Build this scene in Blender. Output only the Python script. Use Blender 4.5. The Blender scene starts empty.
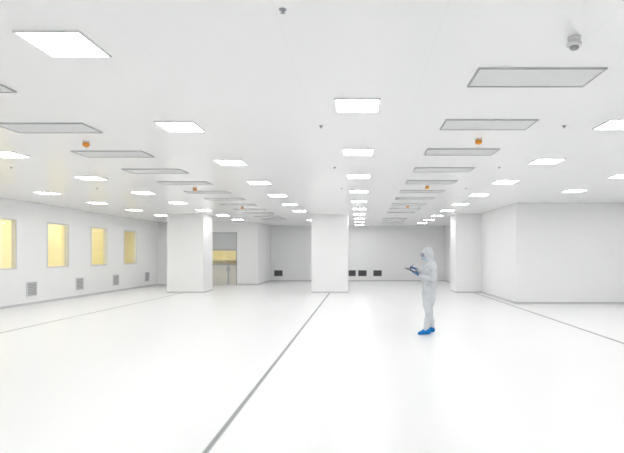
import bpy, bmesh, math, random
from mathutils import Vector, Matrix
random.seed(4)
sc = bpy.context.scene
sc.view_settings.view_transform = 'Standard'
sc.view_settings.look = 'None'

CAMH = 1.67
H = 3.38
# ------------------------------------------------------------------ materials
def pmat(name, col, rough=0.5, spec=0.5, metal=0.0, emis=None, estr=0.0, trans=0.0, bump=None, var=None):
    m = bpy.data.materials.new(name); m.use_nodes = True
    nt = m.node_tree; b = nt.nodes['Principled BSDF']
    b.inputs['Base Color'].default_value = (*col, 1)
    b.inputs['Roughness'].default_value = rough
    b.inputs['Specular IOR Level'].default_value = spec
    b.inputs['Metallic'].default_value = metal
    b.inputs['Transmission Weight'].default_value = trans
    if emis:
        b.inputs['Emission Color'].default_value = (*emis, 1)
        b.inputs['Emission Strength'].default_value = estr
    tc = nt.nodes.new('ShaderNodeTexCoord')
    if var:
        n = nt.nodes.new('ShaderNodeTexNoise'); n.inputs['Scale'].default_value = var[0]
        nt.links.new(tc.outputs['Object'], n.inputs['Vector'])
        r = nt.nodes.new('ShaderNodeMapRange')
        r.inputs['To Min'].default_value = 1-var[1]; r.inputs['To Max'].default_value = 1.0
        nt.links.new(n.outputs['Fac'], r.inputs['Value'])
        mx = nt.nodes.new('ShaderNodeMix'); mx.data_type = 'RGBA'; mx.blend_type = 'MULTIPLY'
        mx.inputs['Factor'].default_value = 1
        mx.inputs[6].default_value = (*col, 1)
        nt.links.new(r.outputs[0], mx.inputs[7])
        nt.links.new(mx.outputs[2], b.inputs['Base Color'])
    if bump:
        n = nt.nodes.new('ShaderNodeTexNoise'); n.inputs['Scale'].default_value = bump[0]
        n.inputs['Detail'].default_value = 3
        mp = nt.nodes.new('ShaderNodeMapping')
        if len(bump) > 2: mp.inputs['Scale'].default_value = bump[2]
        nt.links.new(tc.outputs['Object'], mp.inputs['Vector'])
        nt.links.new(mp.outputs[0], n.inputs['Vector'])
        bp = nt.nodes.new('ShaderNodeBump'); bp.inputs['Strength'].default_value = bump[1]
        bp.inputs['Distance'].default_value = 0.02
        nt.links.new(n.outputs['Fac'], bp.inputs['Height'])
        nt.links.new(bp.outputs[0], b.inputs['Normal'])
    return m

def seam_mat(name, col, axes, seamcol, rough, spec, width=0.012):
    """panelled surface: axes = list of (axis index, pitch)"""
    m = pmat(name, col, rough, spec)
    nt = m.node_tree; b = nt.nodes['Principled BSDF']
    tc = nt.nodes.new('ShaderNodeTexCoord')
    sp = nt.nodes.new('ShaderNodeSeparateXYZ')
    nt.links.new(tc.outputs['Object'], sp.inputs[0])
    last = None
    for ax, pitch, off in axes:
        a = nt.nodes.new('ShaderNodeMath'); a.operation = 'ADD'; a.inputs[1].default_value = 300*pitch - off
        nt.links.new(sp.outputs[ax], a.inputs[0])
        d = nt.nodes.new('ShaderNodeMath'); d.operation = 'MODULO'; d.inputs[1].default_value = pitch
        nt.links.new(a.outputs[0], d.inputs[0])
        l = nt.nodes.new('ShaderNodeMath'); l.operation = 'LESS_THAN'; l.inputs[1].default_value = width
        nt.links.new(d.outputs[0], l.inputs[0])
        if last is None: last = l
        else:
            mx = nt.nodes.new('ShaderNodeMath'); mx.operation = 'MAXIMUM'
            nt.links.new(last.outputs[0], mx.inputs[0]); nt.links.new(l.outputs[0], mx.inputs[1]); last = mx
    mix = nt.nodes.new('ShaderNodeMix'); mix.data_type = 'RGBA'
    mix.inputs[6].default_value = (*col, 1); mix.inputs[7].default_value = (*seamcol, 1)
    nt.links.new(last.outputs[0], mix.inputs['Factor'])
    nt.links.new(mix.outputs[2], b.inputs['Base Color'])
    return m

WALL = (0.96, 0.962, 0.965)
M_wall_y = seam_mat('wall_panels_y', WALL, [(1, 1.475, 0.7)], (0.90, 0.905, 0.91), 0.4, 0.3, 0.01)
M_wall_x = seam_mat('wall_panels_x', WALL, [(0, 1.2, 0.3)], (0.92, 0.925, 0.93), 0.4, 0.3, 0.01)
M_pillar = pmat('pillar_white', (0.97, 0.971, 0.973), 0.4, 0.3)
M_ceil = seam_mat('ceiling_panels', (0.95, 0.952, 0.955), [(0, 1.2, 0.6), (1, 2.72, 1.0)], (0.915, 0.92, 0.925), 0.22, 0.5, 0.008)
M_floor = pmat('floor_epoxy', (0.915, 0.918, 0.916), 0.30, 0.32, var=(0.35, 0.02))
M_base = pmat('baseboard_grey', (0.66, 0.67, 0.68), 0.5)
M_strip = pmat('joint_metal', (0.30, 0.31, 0.32), 0.5)
M_strip2 = pmat('joint_edge', (0.50, 0.51, 0.52), 0.5)
M_frame = pmat('frame_white', (0.74, 0.74, 0.72), 0.4)
M_gframe = pmat('frame_grey', (0.45, 0.47, 0.48), 0.4)
M_lamp = pmat('lamp_diffuser', (1, 1, 1), 0.5, emis=(1.0, 0.998, 0.992), estr=20.0)
M_lampframe = pmat('lamp_frame', (0.88, 0.88, 0.89), 0.4)
M_grille = pmat('grille_panel', (0.82, 0.83, 0.83), 0.45)
M_gapframe = pmat('grille_frame_gap_shade', (0.50, 0.52, 0.52), 0.45)  # frame ring, its darker grey paints in the shadow gap round each panel
M_ventdark = pmat('vent_dark', (0.03, 0.03, 0.035), 0.6)
M_ventgrey = pmat('vent_grey', (0.36, 0.37, 0.39), 0.5)
M_orange = pmat('detector_orange', (0.85, 0.32, 0.03), 0.4)
M_white = pmat('plastic_white', (0.78, 0.78, 0.79), 0.4)
M_black = pmat('plastic_black', (0.03, 0.03, 0.035), 0.3)
M_yel = pmat('yellow_wall', (0.92, 0.87, 0.62), 0.6)
M_yel2 = pmat('yellow_post', (0.94, 0.91, 0.78), 0.6)
M_yell = pmat('yellow_lamp', (1, 0.9, 0.5), 0.5, emis=(1.0, 0.90, 0.60), estr=9.5)
M_beige = pmat('door_beige', (0.70, 0.68, 0.62), 0.5)
M_dgrey = pmat('door_grey', (0.60, 0.62, 0.63), 0.4)

def glass_mat():
    m = bpy.data.materials.new('window_glass'); m.use_nodes = True
    nt = m.node_tree; nt.nodes.clear()
    o = nt.nodes.new('ShaderNodeOutputMaterial'); t = nt.nodes.new('ShaderNodeBsdfTransparent')
    g = nt.nodes.new('ShaderNodeBsdfGlossy'); g.inputs['Roughness'].default_value = 0.03
    mx = nt.nodes.new('ShaderNodeMixShader'); mx.inputs[0].default_value = 0.10
    nt.links.new(t.outputs[0], mx.inputs[1]); nt.links.new(g.outputs[0], mx.inputs[2])
    nt.links.new(mx.outputs[0], o.inputs[0]); return m
M_glass = glass_mat()

# ------------------------------------------------------------------ helpers
def link(o, parent=None):
    sc.collection.objects.link(o)
    if parent: o.parent = parent
    return o

def boxes(name, bl, mats, parent=None, bevel=0.0):
    """bl: list of (x0,x1,y0,y1,z0,z1,matindex)"""
    bm = bmesh.new()
    for b in bl:
        x0, x1, y0, y1, z0, z1 = b[:6]; mi = b[6] if len(b) > 6 else 0
        v = [bm.verts.new(p) for p in [(x0,y0,z0),(x1,y0,z0),(x1,y1,z0),(x0,y1,z0),(x0,y0,z1),(x1,y0,z1),(x1,y1,z1),(x0,y1,z1)]]
        for f in [(0,3,2,1),(4,5,6,7),(0,1,5,4),(1,2,6,5),(2,3,7,6),(3,0,4,7)]:
            fc = bm.faces.new([v[i] for i in f]); fc.material_index = mi
    me = bpy.data.meshes.new(name); bm.to_mesh(me); bm.free()
    for m in mats: me.materials.append(m)
    o = link(bpy.data.objects.new(name, me), parent)
    if bevel:
        md = o.modifiers.new('bevel', 'BEVEL'); md.width = bevel; md.segments = 2; md.limit_method = 'ANGLE'
    return o

def lathe_bm(bm, prof, c, mi=0, seg=24):
    rings = []
    for r, z in prof:
        rings.append([bm.verts.new((c[0]+r*math.cos(2*math.pi*i/seg), c[1]+r*math.sin(2*math.pi*i/seg), c[2]+z)) for i in range(seg)])
    for a, b in zip(rings, rings[1:]):
        for i in range(seg):
            f = bm.faces.new([a[i], a[(i+1) % seg], b[(i+1) % seg], b[i]]); f.material_index = mi; f.smooth = True
    for rg in (rings[0], rings[-1]):
        f = bm.faces.new(rg); f.material_index = mi

def finish(bm, name, mats, parent=None, smooth=False):
    bmesh.ops.recalc_face_normals(bm, faces=bm.faces)
    if smooth:
        for f in bm.faces: f.smooth = True
    me = bpy.data.meshes.new(name); bm.to_mesh(me); bm.free()
    for m in mats: me.materials.append(m)
    return link(bpy.data.objects.new(name, me), parent)

# ------------------------------------------------------------------ room shell
XL, XR, YB, YF = -10.9, 11.0, 32.0, -6.0
boxes('floor', [(-14, XR+0.2, YF-0.2, YB+0.2, -0.2, 0)], [M_floor])
boxes('ceiling', [(-14, XR+0.2, YF-0.2, YB+0.2, H, H+0.2)], [M_ceil])
# left wall with window openings
WZ0, WZ1 = 1.18, 2.78
wins = [(15.15+2.95*i, 16.5+2.95*i) for i in range(-5, 4)]
bl = [(XL-0.15, XL, YF, YB, 0, WZ0), (XL-0.15, XL, YF, YB, WZ1, H)]
ys = [YF] + [v for w in wins for v in w] + [YB]
for i in range(0, len(ys), 2):
    bl.append((XL-0.15, XL, ys[i], ys[i+1], WZ0, WZ1))
boxes('wall_left', bl, [M_wall_y])
boxes('wall_back', [(-5.6, 5.3, YB, YB+0.15, 0, H)], [M_wall_x])
boxes('wall_right', [(XR, XR+0.15, YF, YB, 0, H)], [M_wall_y])
boxes('wall_front', [(-14, XR, YF-0.15, YF, 0, H)], [M_wall_x])
# partition block at the rear left (with door opening)
DX0, DX1, DZ = -8.35, -6.62, 2.84
boxes('wall_partition_left', [(XL, DX0, 28, 28.15, 0, H), (DX1, -5.49, 28, 28.15, 0, H), (DX0, DX1, 28, 28.15, DZ, H),
                         (-5.64, -5.49, 28.15, YB, 0, H)], [M_wall_x])
boxes('wall_partition_right', [(5.22, XR, 17.4, 17.55, 0, H), (5.22, 5.37, 17.55, YB, 0, H)], [M_pillar])
# pillars
pys = (22.3, 23.7)
def pillar(cx):
    return boxes('pillar', [(cx-0.78, cx+0.78, pys[0], pys[1], 0.0, H, 0), (cx-0.79, cx+0.79, pys[0]-0.01, pys[1]+0.01, 0, 0.06, 1)], [M_pillar, M_base])
pillar(-7.5); pillar(-1.3)
boxes('pillar', [(4.12, 5.22, pys[0], pys[1], 0, H, 0), (4.11, 5.22, pys[0]-0.01, pys[1]+0.01, 0, 0.06, 1)], [M_pillar, M_base])
# baseboards
bh = 0.07
boxes('baseboard_left', [(XL, XL+0.02, YF, 28, 0, bh)], [M_base])
boxes('baseboard_back', [(-5.47, 5.2, YB-0.02, YB, 0, bh)], [M_base])
boxes('baseboard_partition_left', [(XL+0.02, DX0, 27.98, 28, 0, bh), (DX1, -5.47, 27.98, 28, 0, bh), (-5.49, -5.47, 28, YB-0.02, 0, bh)], [M_base])
boxes('baseboard_partition_right', [(5.2, XR-0.02, 17.38, 17.4, 0, bh), (5.2, 5.22, 17.4, 22.29, 0, bh), (5.2, 5.22, 23.71, YB-0.02, 0, bh)], [M_base])
boxes('baseboard_right', [(XR-0.02, XR, YF, 17.4, 0, bh)], [M_base])
# floor joint strips
def strip(n, x, w, y1, m=None):
    boxes(n, [(x-w/2, x+w/2, YF+0.02, y1, 0, 0.003, 0), (x-w/2-0.01, x-w/2, YF+0.02, y1, 0, 0.004, 1), (x+w/2, x+w/2+0.01, YF+0.02, y1, 0, 0.004, 1)], [m or M_strip, M_strip2])
strip('trim_1', -1.3, 0.034, 22.28)
strip('trim_2', -7.6, 0.03, 22.28, M_strip2)
strip('trim_3', 4.92, 0.036, 22.28, M_ventgrey)

# windows + yellow corridor behind the left wall
k = 1
for (a, b) in wins:
    t = 0.05; x0, x1 = XL-0.13, XL+0.015
    root = bpy.data.objects.new('window_%d' % k, None); link(root)
    boxes('frame', [(x0, x1, a, a+t, WZ0, WZ1), (x0, x1, b-t, b, WZ0, WZ1), (x0, x1, a+t, b-t, WZ0, WZ0+t), (x0, x1, a+t, b-t, WZ1-t, WZ1)], [M_frame], root)
    boxes('pane', [(XL-0.07, XL-0.06, a+t, b-t, WZ0+t, WZ1-t)], [M_glass], root)
    k += 1
boxes('wall_corridor', [(-13.6, -13.5, YF, YB, 0, H, 0)] + [(-13.5, -13.42, y, y+0.35, 0, H, 1) for y in [8.2+2.2*i for i in range(11)]] +
      [(-13.5, -13.44, YF, YB, 1.05, 1.15, 1)], [M_yel, M_yel2])
boxes('wall_corridor_end', [(-13.5, XL-0.15, 29.5, 29.6, 0, H)], [M_yel])
for i in range(8):
    boxes('corridor_lamp', [(-12.5, -12.1, 3+3.2*i, 5.2+3.2*i, H-0.055, H-0.005, 0)], [M_yell])

# door unit in rear-left opening, lit yellow room behind it
root = bpy.data.objects.new('door_1', None); link(root)
g = 0.06
y0, y1 = 28.02, 28.12
boxes('frame', [(DX0, DX0+g, y0, y1, 0, DZ), (DX1-g, DX1, y0, y1, 0, DZ), (DX0+g, DX1-g, y0, y1, DZ-g, DZ),
                (DX0+g, DX1-g, y0, y1, 1.86, 1.94), (DX0+g, DX1-g, y0, y1, 1.06, 1.14), (-7.14, -7.06, y0, y1, 0, 1.06)], [M_gframe], root)
boxes('transom_panel', [(DX0+g, DX1-g, y0+0.03, y0+0.06, 1.94, DZ-g)], [M_dgrey], root)
boxes('leaf', [(DX0+g, -7.14, y0+0.03, y0+0.06, 0, 1.06, 0), (-7.06, DX1-g, y0+0.03, y0+0.06, 0, 1.06, 0), (-7.2,-7.17,y0,y0+0.03,0.75,0.95,1),(-7.03,-7.0,y0,y0+0.03,0.75,0.95,1)], [M_beige, M_gframe], root)
boxes('pane', [(DX0+g, DX1-g, y0+0.04, y0+0.05, 1.14, 1.86)], [M_glass], root)
boxes('wall_hatch_room', [(DX0-0.6, DX1+0.5, 30, 30.1, 0, H, 0), (DX0-0.7, DX0-0.6, 28.15, 30, 0, H, 0), (DX1+0.5, DX1+0.6, 28.15, 30, 0, H, 0)], [M_yel])
boxes('hatch_room_shelf', [(DX0-0.4, DX1+0.3, 29.5, 30.0, 1.30, 1.34, 0), (-7.75, -7.71, 29.5, 30, 0, 1.3, 0)], [M_yel2])
boxes('hatch_room_lamp', [(DX0, DX1, 28.8, 29.1, H-0.055, H-0.005, 0)], [M_yell])

# ------------------------------------------------------------------ ceiling lights
def ceil_light(x, y):
    s = 0.24; f = 0.018
    boxes('ceiling_light', [(x-s, x+s, y-s, y+s, H-0.012, H, 0),
        (x-s-f, x-s, y-s-f, y+s+f, H-0.016, H, 1), (x+s, x+s+f, y-s-f, y+s+f, H-0.016, H, 1),
        (x-s, x+s, y-s-f, y-s, H-0.016, H, 1), (x-s, x+s, y+s, y+s+f, H-0.016, H, 1)], [M_lamp, M_lampframe])
cols = [(-8.75, 14.57, -4, 4, 2.78), (-6.05, 8.9, -5, 6, 2.8), (-2.40, 4.23, -3, 9, 2.73), (-0.03, 5.97, -4, 9, 2.72),
        (3.43, 6.84, -4, 8, 2.72), (5.78, 11.35, -6, 1, 2.65), (8.5, 9.9, -5, 2, 2.72)]  # far right column: its last light is out of view, added to even the right wall
for x, y, a, b, p in cols:
    for i in range(a, b+1):
        yy = y+i*p
        if yy < YF+0.6 or yy > 31.3: continue
        if x == -0.03 and i == -1: continue
        if x < -5.3 and yy > 27.4: continue
        if x > 5 and yy > 17: continue
        if 21.9 < yy < 24.1 and (abs(x+7.5) < 1.2 or abs(x+1.3) < 1.1): continue
        ceil_light(x, yy)

# ceiling air grilles
def grille(x, y):
    w, d, f = 0.575, 0.25, 0.014
    bl = [(x-w, x+w, y-d, y+d, H-0.008, H, 0),
          (x-w-f, x-w, y-d-f, y+d+f, H-0.016, H, 1), (x+w, x+w+f, y-d-f, y+d+f, H-0.016, H, 1),
          (x-w, x+w, y-d-f, y-d, H-0.016, H, 1), (x-w, x+w, y+d, y+d+f, H-0.016, H, 1)]
    n = 9
    for i in range(1, n):
        yy = y-d+2*d*i/n
        bl.append((x-w, x+w, yy-0.004, yy+0.004, H-0.011, H-0.008, 0))
    boxes('ceiling_air_grille', bl, [M_grille, M_gapframe])
for i in range(-5, 13):
    y = 5.03+1.83*i
    if y > YF+1 and i != -1 and not 21.5 < y < 24.4: grille(1.68, y)
    y = 7.04+1.83*i-1.83
    if y > YF+1 and y < 27 : grille(-4.2, y)

# smoke detectors
def detector(x, y):
    bm = bmesh.new()
    lathe_bm(bm, [(0.055, 0), (0.055, -0.015), (0.045, -0.02)], (x, y, H), 1)
    lathe_bm(bm, [(0.042, -0.02), (0.05, -0.035), (0.05, -0.06), (0.035, -0.08), (0.012, -0.085)], (x, y, H), 0)
    lathe_bm(bm, [(0.012, -0.085), (0.02, -0.09), (0.02, -0.1), (0.008, -0.105)], (x, y, H), 1)
    finish(bm, 'smoke_detector', [M_orange, M_white])
for x, y in [(1.76, 7.72), (1.68, 13.0), (1.68, 18.3), (-4.16, 7.9), (-4.25, 13.4), (-4.25, 18.8), (1.68, -2.2)]:
    detector(x, y)
# dome camera
bm = bmesh.new()
c = (1.69, 4.1, H)
lathe_bm(bm, [(0.05, 0), (0.05, -0.02), (0.03, -0.025), (0.03, -0.04), (0.055, -0.05), (0.057, -0.072), (0.05, -0.078)], c, 0)
lathe_bm(bm, [(0.036, -0.078), (0.034, -0.09), (0.024, -0.10), (0.01, -0.105)], c, 1)
finish(bm, 'dome_security_camera', [M_white, M_ventgrey])
def sprinkler(x, y):
    bm = bmesh.new()
    lathe_bm(bm, [(0.026, 0), (0.026, -0.006), (0.007, -0.008), (0.007, -0.022), (0.016, -0.025), (0.016, -0.028)], (x, y, H-0.002), 0, 12)
    finish(bm, 'sprinkler', [M_ventgrey])
for x in (-6.9, -0.54, 2.7):
    for j in range(5):
        sprinkler(x + (0.02*j), 3.63+3.3*j)

# wall vents
def vent_left(y):
    z0, z1, w = 0.30, 0.72, 0.24
    bl = [(XL, XL+0.012, y-w, y+w, z0, z1, 1), (XL, XL+0.03, y-w-0.03, y-w, z0-0.03, z1+0.03, 0), (XL, XL+0.03, y+w, y+w+0.03, z0-0.03, z1+0.03, 0),
          (XL, XL+0.03, y-w, y+w, z0-0.03, z0, 0), (XL, XL+0.03, y-w, y+w, z1, z1+0.03, 0)]
    for i in range(8): bl.append((XL+0.012, XL+0.024, y-w, y+w, z0+0.02+0.052*i, z0+0.035+0.052*i, 0))
    boxes('wall_vent_grille', bl, [M_white, M_ventgrey])
for y in (8.2, 11.2, 14.3, 17.25, 20.2, 23.2, 26.6): vent_left(y)
def vent_back(x):
    z0, z1, w = 0.32, 0.66, 0.25; yy = YB
    bl = [(x-w, x+w, yy-0.012, yy, z0, z1, 1), (x-w-0.03, x-w, yy-0.03, yy, z0-0.03, z1+0.03, 0), (x+w, x+w+0.03, yy-0.03, yy, z0-0.03, z1+0.03, 0),
          (x-w, x+w, yy-0.03, yy, z0-0.03, z0, 0), (x-w, x+w, yy-0.03, yy, z1, z1+0.03, 0)]
    for i in range(5): bl.append((x-w, x+w, yy-0.022, yy-0.012, z0+0.05+0.06*i, z0+0.06+0.06*i, 2))
    boxes('wall_vent_grille', bl, [M_white, M_ventdark, M_ventgrey])
for vx in (-5.02, -0.52, 0.15, 1.08): vent_back(vx)

# ------------------------------------------------------------------ person
M_suit = pmat('coverall_fabric', (0.64, 0.66, 0.69), 0.75, 0.25, bump=(14, 0.7, (1, 1, 0.6)))
M_suit2 = pmat('coverall_trim', (0.52, 0.55, 0.60), 0.7, 0.25)
M_glove = pmat('glove_nitrile', (0.02, 0.15, 0.36), 0.4, 0.5)
M_boot = pmat('shoe_cover_blue', (0.005, 0.22, 0.62), 0.5, 0.4, bump=(40, 0.4))
M_skin = pmat('skin', (0.70, 0.47, 0.36), 0.5, 0.4)
M_mask = pmat('mask_blue', (0.42, 0.60, 0.74), 0.7, 0.2)
M_eye = pmat('eye_white', (0.8, 0.8, 0.8), 0.2)
M_iris = pmat('eye_dark', (0.04, 0.02, 0.01), 0.2)
M_gog = pmat('goggle_lens', (0.55, 0.72, 0.85), 0.05, 0.5, trans=0.85)
M_gogf = pmat('goggle_frame', (0.12, 0.22, 0.32), 0.4)
M_tab = pmat('tablet_body', (0.03, 0.04, 0.06), 0.35)
M_scr = pmat('tablet_screen', (0.10, 0.22, 0.35), 0.1)

man = bpy.data.objects.new('cleanroom_worker', None); link(man)
def P(p): return Vector((-p[0], -p[1], p[2]))
def loft_bm(bm, pts, radii, seg=20, mi=0, ref=(0, 1, 0)):
    pts = [P(p) for p in pts]; ref = P(ref); n = len(pts); rings = []
    for i in range(n):
        t = (pts[min(i+1, n-1)] - pts[max(i-1, 0)]).normalized()
        b = ref - t*ref.dot(t)
        if b.length < 0.05: b = Vector((1, 0, 0)) - t*t.x
        b.normalize(); a = t.cross(b)
        r = radii[i]
        ra, rb = r if isinstance(r, (tuple, list)) else (r, r)
        rings.append([bm.verts.new(pts[i] + a*ra*math.cos(2*math.pi*j/seg) + b*rb*math.sin(2*math.pi*j/seg)) for j in range(seg)])
    for A, B in zip(rings, rings[1:]):
        for j in range(seg):
            f = bm.faces.new([A[j], A[(j+1) % seg], B[(j+1) % seg], B[j]]); f.material_index = mi
    for e, s in ((0, -1), (n-1, 1)):
        t = (pts[-1]-pts[-2]).normalized() if s > 0 else (pts[0]-pts[1]).normalized()
        r = radii[e]; rm = min(r) if isinstance(r, (tuple, list)) else r
        tip = bm.verts.new(pts[e] + t*rm*0.6)
        for j in range(seg):
            f = bm.faces.new([rings[e][j], rings[e][(j+1) % seg], tip]); f.material_index = mi
def smooth_path(pts, radii, sub=4):
    op, orr = [], []
    n = len(pts)
    def tup(r): return tuple(r) if isinstance(r, (tuple, list)) else (r, r)
    for i in range(n-1):
        p0, p1, p2, p3 = [Vector(pts[max(0, min(n-1, i+k))]) for k in (-1, 0, 1, 2)]
        r1, r2 = tup(radii[i]), tup(radii[i+1])
        for s in range(sub):
            t = s/sub
            op.append(tuple(0.5*((2*p1)+(p2-p0)*t+(2*p0-5*p1+4*p2-p3)*t*t+(3*p1-p0-3*p2+p3)*t**3)))
            orr.append((r1[0]+(r2[0]-r1[0])*t, r1[1]+(r2[1]-r1[1])*t))
    op.append(tuple(pts[-1])); orr.append(tup(radii[-1]))
    return op, orr
def remesh(o, vox, sm=4, fac=0.5):
    r = o.modifiers.new('union', 'REMESH'); r.mode = 'VOXEL'; r.voxel_size = vox; r.use_smooth_shade = True
    s = o.modifiers.new('smooth', 'SMOOTH'); s.factor = fac; s.iterations = sm

# tablet frame
tc_ = Vector((0.40, 0.02, 1.32)); th = math.radians(24)
V = Vector((math.cos(th), 0, math.sin(th))); U = Vector((0, 1, 0)); N = Vector((-math.sin(th), 0, math.cos(th)))
def T(v, u, n): return tuple(tc_ + V*v + U*u + N*n)

LW = T(-0.155, 0.125, -0.05); RW = T(-0.13, -0.135, 0.085)
# --- coverall: torso, hood, arms, legs as one surface
bm = bmesh.new()
tp = [(0, 0, 0.82), (-0.005, 0, 0.90), (-0.01, 0, 0.98), (0.0, 0, 1.08), (0.005, 0, 1.18), (0.0, 0, 1.30), (-0.01, 0, 1.40), (-0.015, 0, 1.46), (-0.01, 0, 1.51), (0, 0, 1.55)]
tr = [(0.10, 0.13), (0.135, 0.18), (0.145, 0.19), (0.13, 0.175), (0.14, 0.18), (0.145, 0.20), (0.13, 0.205), (0.11, 0.175), (0.085, 0.10), (0.08, 0.085)]
loft_bm(bm, *smooth_path(tp, tr), seg=28)
hp = math.radians(14)
def Hd(f, l, z):
    z -= 1.53; return (0.0 + f*math.cos(hp)+z*math.sin(hp), l, 1.535 - f*math.sin(hp)+z*math.cos(hp))
hpts = [Hd(-0.005, 0, 1.47), Hd(-0.005, 0, 1.54), Hd(-0.005, 0, 1.60), Hd(-0.005, 0, 1.67), Hd(-0.01, 0, 1.73), Hd(-0.015, 0, 1.775), Hd(-0.02, 0, 1.797)]
hr = [(0.11, 0.14), (0.10, 0.11), (0.112, 0.102), (0.125, 0.108), (0.117, 0.10), (0.08, 0.07), (0.03, 0.03)]
loft_bm(bm, *smooth_path(hpts, hr), seg=24)
# arms
for s, W, el in ((1, LW, (0.02, 0.275, 1.13)), (-1, RW, (0.02, -0.275, 1.15))):
    sh = (-0.01, s*0.185, 1.415)
    W = Vector(W); E = Vector(el)
    mid = (Vector(sh)+E)/2
    pts = [(-0.01, s*0.10, 1.42), sh, tuple(mid+Vector((0, s*0.015, 0))), tuple(E), tuple(E*0.66+W*0.34), tuple(E*0.3+W*0.7), tuple(W)]
    rd = [0.08, 0.083, 0.07, 0.066, 0.060, 0.050, 0.040]
    loft_bm(bm, *smooth_path(pts, rd), seg=18)
# legs
ankL, ankR = (0.11, 0.115, 0.09), (-0.07, -0.10, 0.09)
for s, A in ((1, ankL), (-1, ankR)):
    kn = (0.065 if s > 0 else -0.015, s*0.115, 0.50)
    pts = [(0, s*0.075, 0.93), (0.005, s*0.09, 0.82), (0.5*kn[0]+0.01, s*0.105, 0.66), kn, ((kn[0]+A[0])/2-0.02, s*0.115, 0.32),
           (A[0]-0.012, A[1], 0.20), (A[0], A[1], 0.14), A]
    rd = [(0.115, 0.10), (0.118, 0.10), (0.10, 0.09), (0.082, 0.078), (0.085, 0.075), (0.070, 0.065), (0.074, 0.068), (0.058, 0.052)]
    loft_bm(bm, *smooth_path(pts, rd), seg=20)
    # bunched fabric rolls at the knee and shin
    for zz, k2 in ((0.17, 0.074), (0.215, 0.076), (0.27, 0.080), (0.46, 0.086)):
        t = (zz-A[2])/(kn[2]-A[2]); fx = A[0]+(kn[0]-A[0])*t - 0.012
        ly = A[1]+(kn[1]-A[1])*t
        loft_bm(bm, [(fx, ly, zz-0.014), (fx, ly, zz), (fx, ly, zz+0.014)], [k2*0.9, k2, k2*0.9], seg=18)
suit = finish(bm, 'coverall', [M_suit], man)
remesh(suit, 0.011, 5)
tx = bpy.data.textures.new('folds', 'CLOUDS'); tx.noise_scale = 0.075; tx.noise_depth = 2
d = suit.modifiers.new('folds', 'DISPLACE'); d.texture = tx; d.strength = 0.055; d.mid_level = 0.5; d.texture_coords = 'LOCAL'
s2 = suit.modifiers.new('soft', 'SMOOTH'); s2.factor = 0.5; s2.iterations = 2

# zip placket, waist seam, hood edge, cuffs
bm = bmesh.new()
zp = [(0.080, 0, 1.50), (0.122, 0, 1.42), (0.146, 0, 1.30), (0.143, 0, 1.18), (0.134, 0, 1.06), (0.138, 0, 0.95), (0.122, 0, 0.87)]
loft_bm(bm, *smooth_path(zp, [(0.006, 0.014)]*7), seg=10)
for A in (LW, RW):
    A = Vector(A)
    E = Vector((0.02, 0.275 if A.y > 0 else -0.275, 1.14)); dr = (A-E).normalized()
    loft_bm(bm, [tuple(A-dr*0.02), tuple(A), tuple(A+dr*0.018)], [0.040, 0.042, 0.036], seg=18)
# hood opening rim
rim = []
for j in range(25):
    a = 2*math.pi*j/24
    l = 0.066*math.sin(a); z = 1.655+0.088*math.cos(a)
    rim.append(Hd(0.124-3.6*l*l-1.2*(z-1.655)**2, l, z))
loft_bm(bm, rim, [0.008]*25, seg=8, ref=(1, 0, 0))
finish(bm, 'coverall_trim', [M_suit2], man, True)

# face
def ellipsoid(bm, c, r, mi=0, n=24):
    ret = bmesh.ops.create_uvsphere(bm, u_segments=n, v_segments=n//2, radius=1)
    vs = ret['verts']
    R = Matrix.Rotation(-hp, 3, 'Y')
    cc = P(Hd(*c))
    for v in vs:
        q = Vector((v.co.x*r[0], v.co.y*r[1], v.co.z*r[2]))
        v.co = cc + R @ q
        for f in v.link_faces: f.material_index = mi; f.smooth = True
bm = bmesh.new()
ellipsoid(bm, (0.052, 0, 1.66), (0.092, 0.072, 0.105))
ellipsoid(bm, (0.148, 0, 1.652), (0.016, 0.013, 0.022))     # nose
ellipsoid(bm, (0.140, 0, 1.70), (0.010, 0.045, 0.010))      # brow
ellipsoid(bm, (0.128, 0, 1.58), (0.02, 0.028, 0.02))        # chin
for l in (-0.03, 0.03):
    ellipsoid(bm, (0.132, l, 1.682), (0.012, 0.013, 0.010), 1, 16)
    ellipsoid(bm, (0.142, l, 1.681), (0.004, 0.006, 0.006), 2, 12)
ellipsoid(bm, (0.139, 0, 1.615), (0.006, 0.024, 0.006), 3, 12)
M_lip = pmat('lips', (0.5, 0.2, 0.18), 0.4)
finish(bm, 'face', [M_skin, M_eye, M_iris, M_lip], man)
bm = bmesh.new()
ellipsoid(bm, (0.072, 0, 1.608), (0.086, 0.066, 0.056))
finish(bm, 'face_mask', [M_mask], man)
bm = bmesh.new()
arc = []
for j in range(-8, 9):
    l = 0.074*j/8
    arc.append(Hd(0.155-7.0*l*l, l, 1.684))
loft_bm(bm, arc, [(0.008, 0.026)]*17, seg=14, ref=(0, 0, 1), mi=0)
finish(bm, 'goggle_lens', [M_gog], man, True)
bm = bmesh.new()
for dz in (-0.026, 0.026):
    loft_bm(bm, [Hd(0.157-7.0*(0.076*j/8)**2, 0.076*j/8, 1.684+dz) for j in range(-8, 9)], [0.005]*17, seg=8, ref=(0, 0, 1))
finish(bm, 'goggle_frame', [M_gogf], man, True)

# hands
def hand(name, palm, fingers, thumb, wrist):
    bm = bmesh.new()
    loft_bm(bm, *smooth_path(palm[0], palm[1]), seg=16, ref=palm[2])
    for f in fingers:
        n = len(f); loft_bm(bm, *smooth_path(f, [0.0105-0.0022*i/(n-1) for i in range(n)], 3), seg=10)
    loft_bm(bm, *smooth_path(thumb, [0.015, 0.012, 0.011, 0.009], 3), seg=10)
    o = finish(bm, name, [M_glove], man)
    remesh(o, 0.0035, 2, 0.4)
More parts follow.
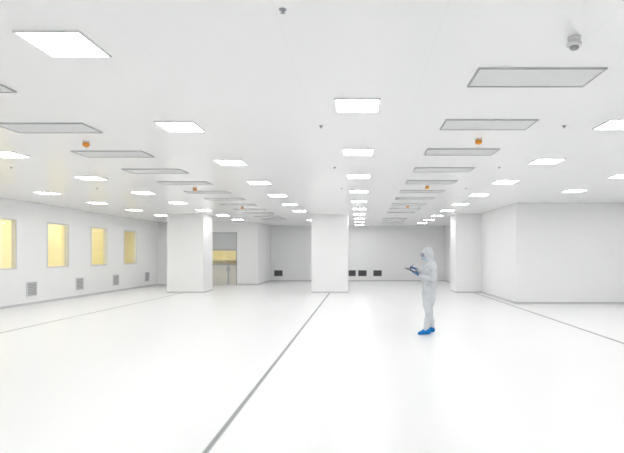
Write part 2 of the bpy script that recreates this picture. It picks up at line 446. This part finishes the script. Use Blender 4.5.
# left hand supports the tablet from below (palm up, thumb over the outer edge)
palm = ([LW, T(-0.12, 0.118, -0.042), T(-0.08, 0.098, -0.034), T(-0.045, 0.088, -0.030)], [(0.026, 0.030), (0.020, 0.032), (0.016, 0.042), (0.013, 0.042)], (0, 1, 0))
fl = []
for i, (u, L) in enumerate([(0.120, 0.070), (0.098, 0.080), (0.076, 0.074), (0.055, 0.058)]):
    fl.append([T(-0.055, u, -0.030), T(-0.04+L*0.35, u-0.010, -0.028), T(-0.04+L*0.75, u-0.02, -0.020), T(-0.04+L, u-0.026, -0.0165)])
th_ = [T(-0.10, 0.125, -0.036), T(-0.085, 0.140, -0.018), T(-0.065, 0.132, 0.008), T(-0.045, 0.108, 0.0165)]
hand('glove_left', palm, fl, th_, LW)
# right hand holding a stylus over the screen
palm = ([RW, T(-0.10, -0.125, 0.085), T(-0.06, -0.108, 0.088), T(-0.025, -0.098, 0.082)], [(0.026, 0.028), (0.020, 0.030), (0.016, 0.040), (0.014, 0.040)], (0, 1, 0))
pen0, pen1 = T(0.045, -0.035, 0.008), T(0.005, -0.058, 0.155)
def PN(t): a, b = Vector(pen0), Vector(pen1); return tuple(a+(b-a)*t)
q = Vector(PN(0.28))
fl = [
 [T(-0.03, -0.070, 0.085), T(0.015, -0.062, 0.088), tuple(q+Vector((0.012, 0.008, 0.022))), tuple(q+Vector((0.014, 0.004, 0.0)))],
 [T(-0.03, -0.090, 0.085), T(0.020, -0.092, 0.084), T(0.034, -0.072, 0.055), T(0.030, -0.052, 0.036)],
 [T(-0.03, -0.110, 0.083), T(0.015, -0.112, 0.078), T(0.018, -0.100, 0.048), T(-0.008, -0.090, 0.038)],
 [T(-0.03, -0.128, 0.080), T(0.004, -0.130, 0.072), T(0.004, -0.118, 0.046), T(-0.018, -0.108, 0.040)]]
th_ = [T(-0.075, -0.088, 0.080), T(-0.045, -0.060, 0.070), T(-0.01, -0.045, 0.058), tuple(q+Vector((-0.013, 0.004, 0.004)))]
hand('glove_right', palm, fl, th_, RW)

# boots
bm = bmesh.new()
for A, yaw in ((ankL, 0.10), (ankR, -0.12)):
    def B(f, l, z): return (A[0]+f*math.cos(yaw)-l*math.sin(yaw), A[1]+f*math.sin(yaw)+l*math.cos(yaw), z)
    pts = [B(-0.085, 0, 0.050), B(-0.05, 0, 0.055), B(0.0, 0, 0.056), B(0.06, 0, 0.050), B(0.12, 0, 0.042), B(0.17, 0, 0.034), B(0.20, 0, 0.028)]
    rr = [(0.042, 0.034), (0.052, 0.042), (0.054, 0.045), (0.048, 0.050), (0.040, 0.054), (0.032, 0.048), (0.022, 0.030)]
    loft_bm(bm, *smooth_path(pts, rr), seg=18)
    pts = [B(-0.02, 0, 0.05), B(-0.015, 0, 0.09), B(-0.01, 0, 0.135)]
    loft_bm(bm, *smooth_path(pts, [(0.065, 0.05), (0.062, 0.056), (0.068, 0.062)]), seg=18)
boot = finish(bm, 'shoe_covers', [M_boot], man)
remesh(boot, 0.007, 3)

# tablet (parts in tablet frame)
def tbox(bl, name, mats):
    bm = bmesh.new()
    for v0, v1, u0, u1, n0, n1, mi in bl:
        vs = [bm.verts.new(P(T(a, b, c))) for c in (n0, n1) for a, b in ((v0, u0), (v1, u0), (v1, u1), (v0, u1))]
        for f in [(0,3,2,1),(4,5,6,7),(0,1,5,4),(1,2,6,5),(2,3,7,6),(3,0,4,7)]:
            bm.faces.new([vs[i] for i in f]).material_index = mi
    o = finish(bm, name, mats, man)
    b = o.modifiers.new('bevel', 'BEVEL'); b.width = 0.003; b.segments = 2
    return o
tbox([(-0.14, 0.14, -0.11, 0.11, -0.006, 0.005, 0)], 'tablet', [M_tab])
tbox([(-0.125, 0.125, -0.098, 0.098, 0.005, 0.0062, 0)], 'tablet_screen', [M_scr])
bm = bmesh.new()
loft_bm(bm, [pen0, PN(0.12), PN(0.9), pen1], [0.002, 0.005, 0.005, 0.004], seg=10)
finish(bm, 'stylus', [M_black], man, True)

man.location = (1.46, 10.95, 0.0)
man.rotation_euler = (0, 0, math.radians(16))

# ------------------------------------------------------------------ world & camera
w = bpy.data.worlds.new('world'); sc.world = w; w.use_nodes = True
w.node_tree.nodes['Background'].inputs[0].default_value = (0.9, 0.95, 1, 1)
w.node_tree.nodes['Background'].inputs[1].default_value = 0.5
cd = bpy.data.cameras.new('camera'); cam = bpy.data.objects.new('camera', cd); link(cam)
cam.location = (0, 0, CAMH); cam.rotation_euler = (math.radians(90), 0, 0)
cd.sensor_width = 36; cd.lens = 30.0
cd.shift_x = -48/624; cd.shift_y = 27.5/624
cd.clip_start = 0.05
sc.camera = cam
